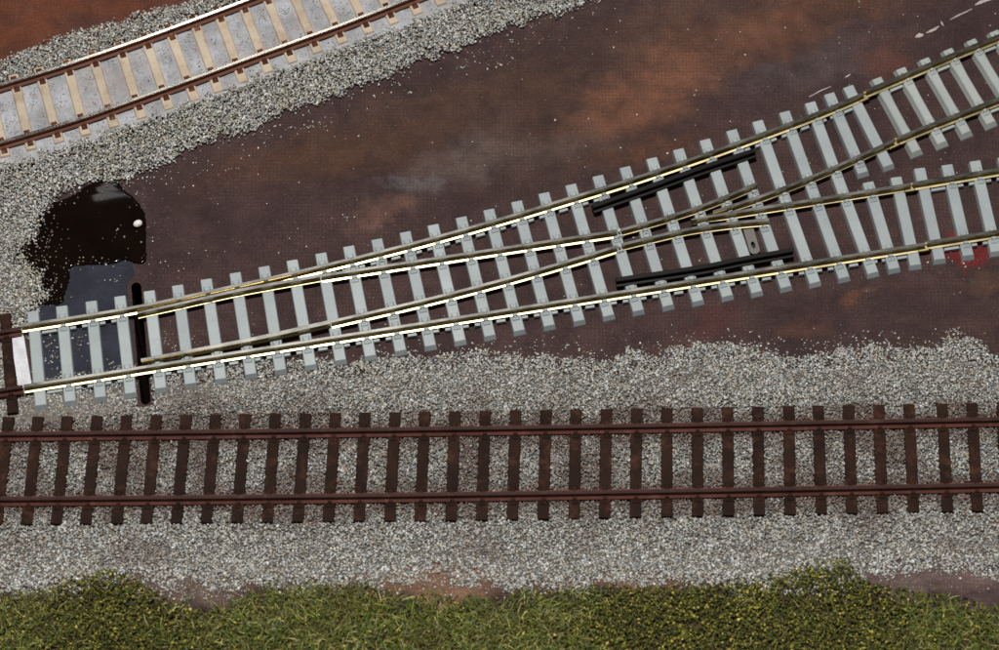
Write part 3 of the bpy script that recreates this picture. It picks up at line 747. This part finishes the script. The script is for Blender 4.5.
cols *= bright[:, None]
grains('ballast', np.column_stack([P, z]), size, cols, M_STONE)
def bed_mat():
    t = NT('ballast_bed'); f, _ = t.noise(900, 4, 0.7)
    return t.done(t.mix(t.ramp(f, 0.3, 0.7), srgb(70, 62, 56), srgb(136, 130, 120)), 0.8, 0, 0.3)
M_BED = bed_mat()
def keep_lower(Q):
    x, y = PX(np.column_stack([Q, np.full(len(Q), 0.5)]))
    return (y > np.interp(x, ytop_x, ytop_y)+16) & (y < np.interp(x, ybot_x, ybot_y)-12) & ~rects_mask(Q, slot_pairs, 2.2, 2.0)
bed_grid('ballast_bed', G(-25, 560)[0], G(1024, 360)[0], G(0, 600)[1], G(0, 310)[1], 1.2, lambda Q: np.maximum(z_lower(Q)*0.5, 0.03)+0.03, keep_lower, M_BED)

# upper-left ballast
UL = [(-60, 82), (0, 63), (50, 41), (114, 24), (200, 0), (300, -38), (640, -38), (600, -4), (580, 6), (535, 18), (490, 32), (450, 52), (405, 64), (390, 76), (340, 92), (290, 110), (250, 131), (200, 143), (165, 163), (128, 180), (104, 180), (80, 184), (50, 200), (40, 216), (36, 235), (20, 250), (26, 262), (42, 272), (44, 284), (50, 296), (40, 304), (34, 318), (26, 336), (-60, 336)]
P = sample_box(-25, 620, -34, 345, 9.5)
nz1 = fbm(P[:, 0], P[:, 1], 0.22, 3.0, 4); nz2 = fbm(P[:, 0], P[:, 1], 0.22, 6.0, 4)
x, y = PX(np.column_stack([P, np.full(len(P), 0.7)]))
jx = nz1*5+rng.normal(0, 2.0, len(P)); jy = nz2*5+rng.normal(0, 2.0, len(P))
d = line_dist(P, TMID)
keep = in_poly(x+jx, y+jy, UL)
strag = (~in_poly(x, y, UL)) & in_poly(x+rng.normal(0, 14, len(P)), y-np.abs(rng.normal(0, 16, len(P))), UL) & (rng.uniform(0, 1, len(P)) < 0.035)
keep |= strag
inb = (d > -13.6+2.6*nz1) & (d < 9.6+0.6*nz2)
keep &= ~(inb & (rng.uniform(0, 1, len(P)) < 0.62+0.5*nz1))
keep &= ~rects_mask(P, TP, 1.75) | ((d > 12.6) & (rng.uniform(0, 1, len(P)) < 0.6))
keep &= clear_of_rails(P, (TA, TB), 1.3)
keep &= ~rects_mask(P, OP, 1.5) & ~rects_mask(P, SP, 1.75, 0.2)
P, d, x, y, inb, strag = P[keep], d[keep], x[keep], y[keep], inb[keep], strag[keep]
size = np.clip(rng.normal(0.56, 0.15, len(P)), 0.26, 1.0)
ztop = np.interp(d, [-60, -34, -24, -16, 16, 20, 28], [0.35, 0.3, 0.9, 1.5, 1.7, 0.9, 0.2])
ztop = np.where(strag, 0.0, ztop); ztop = np.where(inb, 1.15, ztop)
z = np.where(inb, 1.05+size*0.06, ztop*rng.uniform(0.72, 1, len(P))+size*0.2)
cols = pal(len(P))
yel = np.clip(fbm(P[:, 0], P[:, 1], 0.1, 12.0, 2), 0, 1)
cols = cols*(np.array([1, 1, 1])*(1-yel[:, None]*0.5)+np.array([1.0, 0.97, 0.78])*yel[:, None]*0.5)
dk = rng.uniform(0, 1, inb.sum()) < 0.06
cols[inb] = np.where(dk[:, None], cols[inb]*0.3, cols[inb]*0.35+np.array([0.34, 0.34, 0.35])*rng.uniform(0.6, 1.1, (inb.sum(), 1)))
size[inb] *= 0.8
g2 = grains('ballast', np.column_stack([P, z]), size, cols*1.0, M_STONE)
def keep_upper(Q):
    x, y = PX(np.column_stack([Q, np.full(len(Q), 0.4)])); d = line_dist(Q, TMID)
    inside = in_poly(x, y, UL) & in_poly(x, y+9, UL) & in_poly(x+10, y, UL) & in_poly(x, y-9, UL)
    return inside & ((d < -16.5) | (d > 11.3))
bed_grid('ballast_bed', G(-25, 160)[0], G(600, 0)[0], G(0, 345)[1], G(0, -40)[1], 1.2, lambda Q: np.interp(line_dist(Q, TMID), [-60, -34, -24, -16, 16, 20, 28], [0.15, 0.12, 0.3, 0.6, 0.6, 0.3, 0.1]), keep_upper, M_BED)

# loose grit on the board, the sheet and the puddle
def loose():
    out = []; 
    def cl(px, py, sx, sy, n, ang=0):
        a = rng.normal(0, 1, (n, 2))*np.array([sx, sy]); c, s = math.cos(math.radians(ang)), math.sin(math.radians(ang))
        for u, v in a: out.append((px+u*c+v*s, py-u*s+v*c))
    cl(52, 350, 6, 14, 60); cl(82, 344, 8, 5, 26); cl(120, 372, 8, 4, 24); cl(168, 345, 6, 10, 26); cl(198, 350, 5, 8, 12); cl(115, 281, 6, 3, 10)
    cl(315, 125, 10, 3, 26, 10); cl(510, 55, 26, 9, 46, 20); cl(390, 90, 20, 4, 8); cl(470, 60, 20, 6, 26, 12); cl(345, 218, 4, 2, 6)
    cl(140, 195, 6, 9, 14); cl(150, 250, 8, 12, 12); cl(180, 270, 22, 12, 12); cl(215, 170, 40, 14, 26, 20)
    cl(955, 335, 9, 4, 40); cl(850, 344, 20, 4, 40); cl(610, 350, 120, 5, 70); cl(120, 240, 18, 20, 18); cl(60, 260, 16, 16, 40); cl(100, 262, 14, 2, 14); cl(960, 262, 10, 8, 26)
    for _ in range(420): out.append((rng.uniform(150, 1000), rng.uniform(0, 350)))
    cl(190, 592, 30, 7, 260); cl(430, 584, 40, 8, 260); cl(640, 582, 50, 7, 200); cl(920, 580, 50, 9, 420)
    cl(42, 225, 9, 16, 70); cl(30, 256, 12, 8, 70); cl(48, 285, 8, 10, 60); cl(70, 195, 14, 6, 30, 20)
    P = np.array([G(x, y, 0)[:2] for x, y in out]); P = P[~rects_mask(P, SP, 1.8, 0.3) & ~rects_mask(P, slot_pairs, 2.0, 1)]
    inp = in_poly(P[:, 0], P[:, 1], PUD)
    x, y = PX(np.column_stack([P, np.zeros(len(P))]))
    size = np.clip(rng.normal(0.42, 0.15, len(P)), 0.16, 0.9); k0 = max(0, len(P)-900); size[k0:] = np.where((x[k0:] > 150), rng.uniform(0.1, 0.34, len(P)-k0), size[k0:])
    ins = in_poly(x, y, [(30, 303), (58, 305), (70, 262), (132, 260), (138, 398), (36, 392)])
    z = np.where(inp, 0.40, np.where(ins, 0.07, 0.0))+size*0.22
    cols = pal(len(P))*np.array([1.08, 1.02, 0.95])
    cols[inp] *= 0.6
    cols[(x > 930) & (y > 235) & (y < 285)] *= np.array([1.0, 0.7, 0.65])
    grains('loose_grit', np.column_stack([P, z]), size, cols, M_STONE, jit=0.45)
loose()
# pale paint scratches on the board, each a thin flake of paint
t_ = NT('pale_paint'); f_, _ = t_.noise(600, 3); M_PAINT = t_.done(t_.mix(t_.ramp(f_, 0.4, 0.65), (0.50, 0.44, 0.42, 1), (0.36, 0.30, 0.28, 1)), 0.6)
def flake(pts, wd):
    P = [np.array(G(x, y, 0)[:2]) for x, y in pts]; L = []; R = []
    for i, p in enumerate(P):
        d = P[min(i+1, len(P)-1)]-P[max(0, i-1)]; d = d/np.linalg.norm(d); n = np.array([-d[1], d[0]]); w_ = wd[i]/2
        L.append(p+n*w_*random.uniform(0.7, 1.3)); R.append(p-n*w_*random.uniform(0.7, 1.3))
    o = sheet(L+R[::-1], 0.05, 'paint_flake', M_PAINT, 0.04); o.parent = board; return o
flake([(915.5, 37.5), (917.5, 36.4), (920, 35.2), (923.5, 35)], [0.3, 0.9, 1.1, 0.3]); flake([(926, 33.2), (930, 31.5), (935, 29), (939, 26.2)], [0.2, 0.6, 0.7, 0.2])
flake([(941, 21.5), (942, 24), (943.6, 26)], [0.25, 0.5, 0.2]); flake([(950, 20), (958, 15.5), (966, 12), (972, 9)], [0.15, 0.4, 0.35, 0.15])
flake([(975, 5.2), (980, 2.5), (986, 0.6), (996, -2)], [0.3, 0.9, 0.8, 0.4]); flake([(809, 97), (814, 94.5), (820, 91), (831, 86.5)], [0.15, 0.25, 0.3, 0.15])
flake([(845, 77.5), (848, 75.8), (850.5, 74.2)], [0.2, 0.5, 0.2]); flake([(833, 355), (838, 352), (842, 351.5), (847, 353)], [0.6, 2.0, 2.2, 0.6])

# ------------------------------------------------------------------ ground cover along the bottom
gx = [-60, 0, 40, 62, 90, 115, 150, 185, 215, 260, 300, 350, 400, 450, 500, 540, 590, 640, 700, 745, 780, 815, 850, 862, 900, 940, 999, 1060]
gy = [590, 590, 588, 580, 570, 569, 585, 604, 606, 588, 580, 580, 592, 594, 597, 590, 585, 584, 582, 578, 572, 558, 556, 578, 586, 592, 606, 606]
P = sample_box(-25, 1024, 545, 672, 6.5)
x, y = PX(np.column_stack([P, np.full(len(P), 0.8)])); n4 = fbm(P[:, 0], P[:, 1], 0.25, 21.0, 4); n5 = fbm(P[:, 0], P[:, 1], 0.05, 31.0, 3)
foamy = np.interp(x, [-40, 40, 80, 150, 185, 240, 480, 560, 620, 840, 880, 930, 1020], [.35, .5, 1, 1, .7, .25, .2, .35, 1, 1, .9, .35, .25])
dg = y-(np.interp(x, gx, gy)+n4*12)
keep = (dg+n4*8 > 22*rng.uniform(-0.2, 1, len(P))**3) & (rng.uniform(0, 1, len(P)) < np.clip(0.22+0.75*foamy+n4*0.8, 0.1, 1))
P, x, y, dg, n5, foamy = P[keep], x[keep], y[keep], dg[keep], n5[keep], foamy[keep]
hump = np.clip(dg/14, 0, 1)
size = np.clip(rng.normal(0.62, 0.18, len(P)), 0.25, 1.1)
z = hump*(1.3+0.9*fbm(P[:, 0], P[:, 1], 0.3, 41.0, 3))*rng.uniform(0.3, 1, len(P))*np.where(foamy > 0.6, 1, 0.7)+0.25
z = np.maximum(z, 0.2)
FP = np.array([srgb(*c)[:3] for c in ((66, 68, 26), (88, 88, 32), (46, 52, 22), (118, 114, 46), (150, 140, 64), (58, 54, 28), (74, 84, 38), (176, 164, 90))])
FWt = np.array([.24, .22, .18, .13, .06, .09, .06, .02])
cols = FP[rng.choice(len(FP), len(P), p=FWt)]*rng.uniform(1.05, 2.25, (len(P), 1))*np.array([1.02, 1.0, 0.9])
grains('foam_turf', np.column_stack([P, z]), size, cols, M_FOAM, flat=0.9, jit=0.5)
# static grass
def grass(n, dens_fn, name, lmin, lmax):
    P = sample_box(-25, 1024, 555, 690, n)
    x, y = PX(np.column_stack([P, np.zeros(len(P))]))
    n4 = fbm(P[:, 0], P[:, 1], 0.25, 21.0, 4); n6 = fbm(P[:, 0], P[:, 1], 0.09, 51.0, 3)
    dg = y-(np.interp(x, gx, gy)+n4*12)
    foamy = np.interp(x, [-40, 40, 80, 150, 185, 240, 480, 560, 620, 840, 880, 930, 1020], [.3, .5, .95, .95, .7, .15, .1, .25, .95, .97, .9, .3, .15])
    keep = (dg > 6) & (rng.uniform(0, 1, len(P)) < dens_fn(foamy, n6))
    P, n6, x = P[keep], n6[keep], x[keep]; N = len(P)
    L = rng.uniform(lmin, lmax, N); az = rng.uniform(0, 2*math.pi, N); lean = np.abs(rng.normal(0.75, 0.32, N)).clip(0.1, 1.45); wd = rng.uniform(0.045, 0.085, N)
    dx = np.cos(az); dy = np.sin(az)
    base = np.column_stack([P, np.full(N, 0.1)])
    mid = base+np.column_stack([dx*np.sin(lean*0.6), dy*np.sin(lean*0.6), np.cos(lean*0.6)])*(L*0.5)[:, None]
    ln2 = np.clip(lean*1.5, 0, 1.75)
    tip = mid+np.column_stack([dx*np.sin(ln2), dy*np.sin(ln2), np.cos(ln2)])*(L*0.5)[:, None]
    tip[:, 2] = np.maximum(tip[:, 2], 0.25)
    side = np.column_stack([-dy, dx, np.zeros(N)])*wd[:, None]
    V = np.stack([base-side, base+side, mid+side, mid-side, tip+side*0.35, tip-side*0.35], 1)
    F = (np.array([(0, 1, 2, 3), (3, 2, 4, 5)])[None]+6*np.arange(N)[:, None, None]).reshape(-1, 4)
    GP = np.array([srgb(*c)[:3] for c in ((70, 90, 34), (92, 110, 46), (118, 122, 56), (146, 140, 76), (50, 66, 26), (186, 178, 120), (98, 88, 44))])
    cols = GP[rng.choice(len(GP), N, p=[.22, .21, .17, .12, .13, .07, .08])]*rng.uniform(1.15, 2.5, (N, 1))*np.array([1.0, 1.0, 0.9])
    dry = np.clip(n6*1.2+0.1, 0, 0.7)[:, None]
    cols = cols*(1-dry)+np.array(srgb(118, 110, 58)[:3])*dry
    raw_mesh(name, V.reshape(-1, 3), F, np.repeat(cols, 6, 0), M_GRASS)
grass(3.6, lambda f, n: np.clip(1.0-f+n*0.35, 0.02, 1), 'static_grass', 1.8, 4.6)
# earth under the turf
t_ = NT('turf_ground'); f_, _ = t_.noise(400, 4, 0.7); g_, _ = t_.noise(60, 3)
M_TURF = t_.done(t_.mix(t_.ramp(f_, 0.3, 0.7), srgb(62, 54, 34), srgb(92, 78, 52)), 0.9, 0, 0.2)
def keep_turf(Q):
    x, y = PX(np.column_stack([Q, np.zeros(len(Q))])); return y > np.interp(x, gx, gy)+14
bed_grid('turf_bed', G(-40, 640)[0], G(1040, 640)[0], G(0, 720)[1], G(0, 550)[1], 1.5, lambda Q: np.full(len(Q), 0.1), keep_turf, M_TURF)
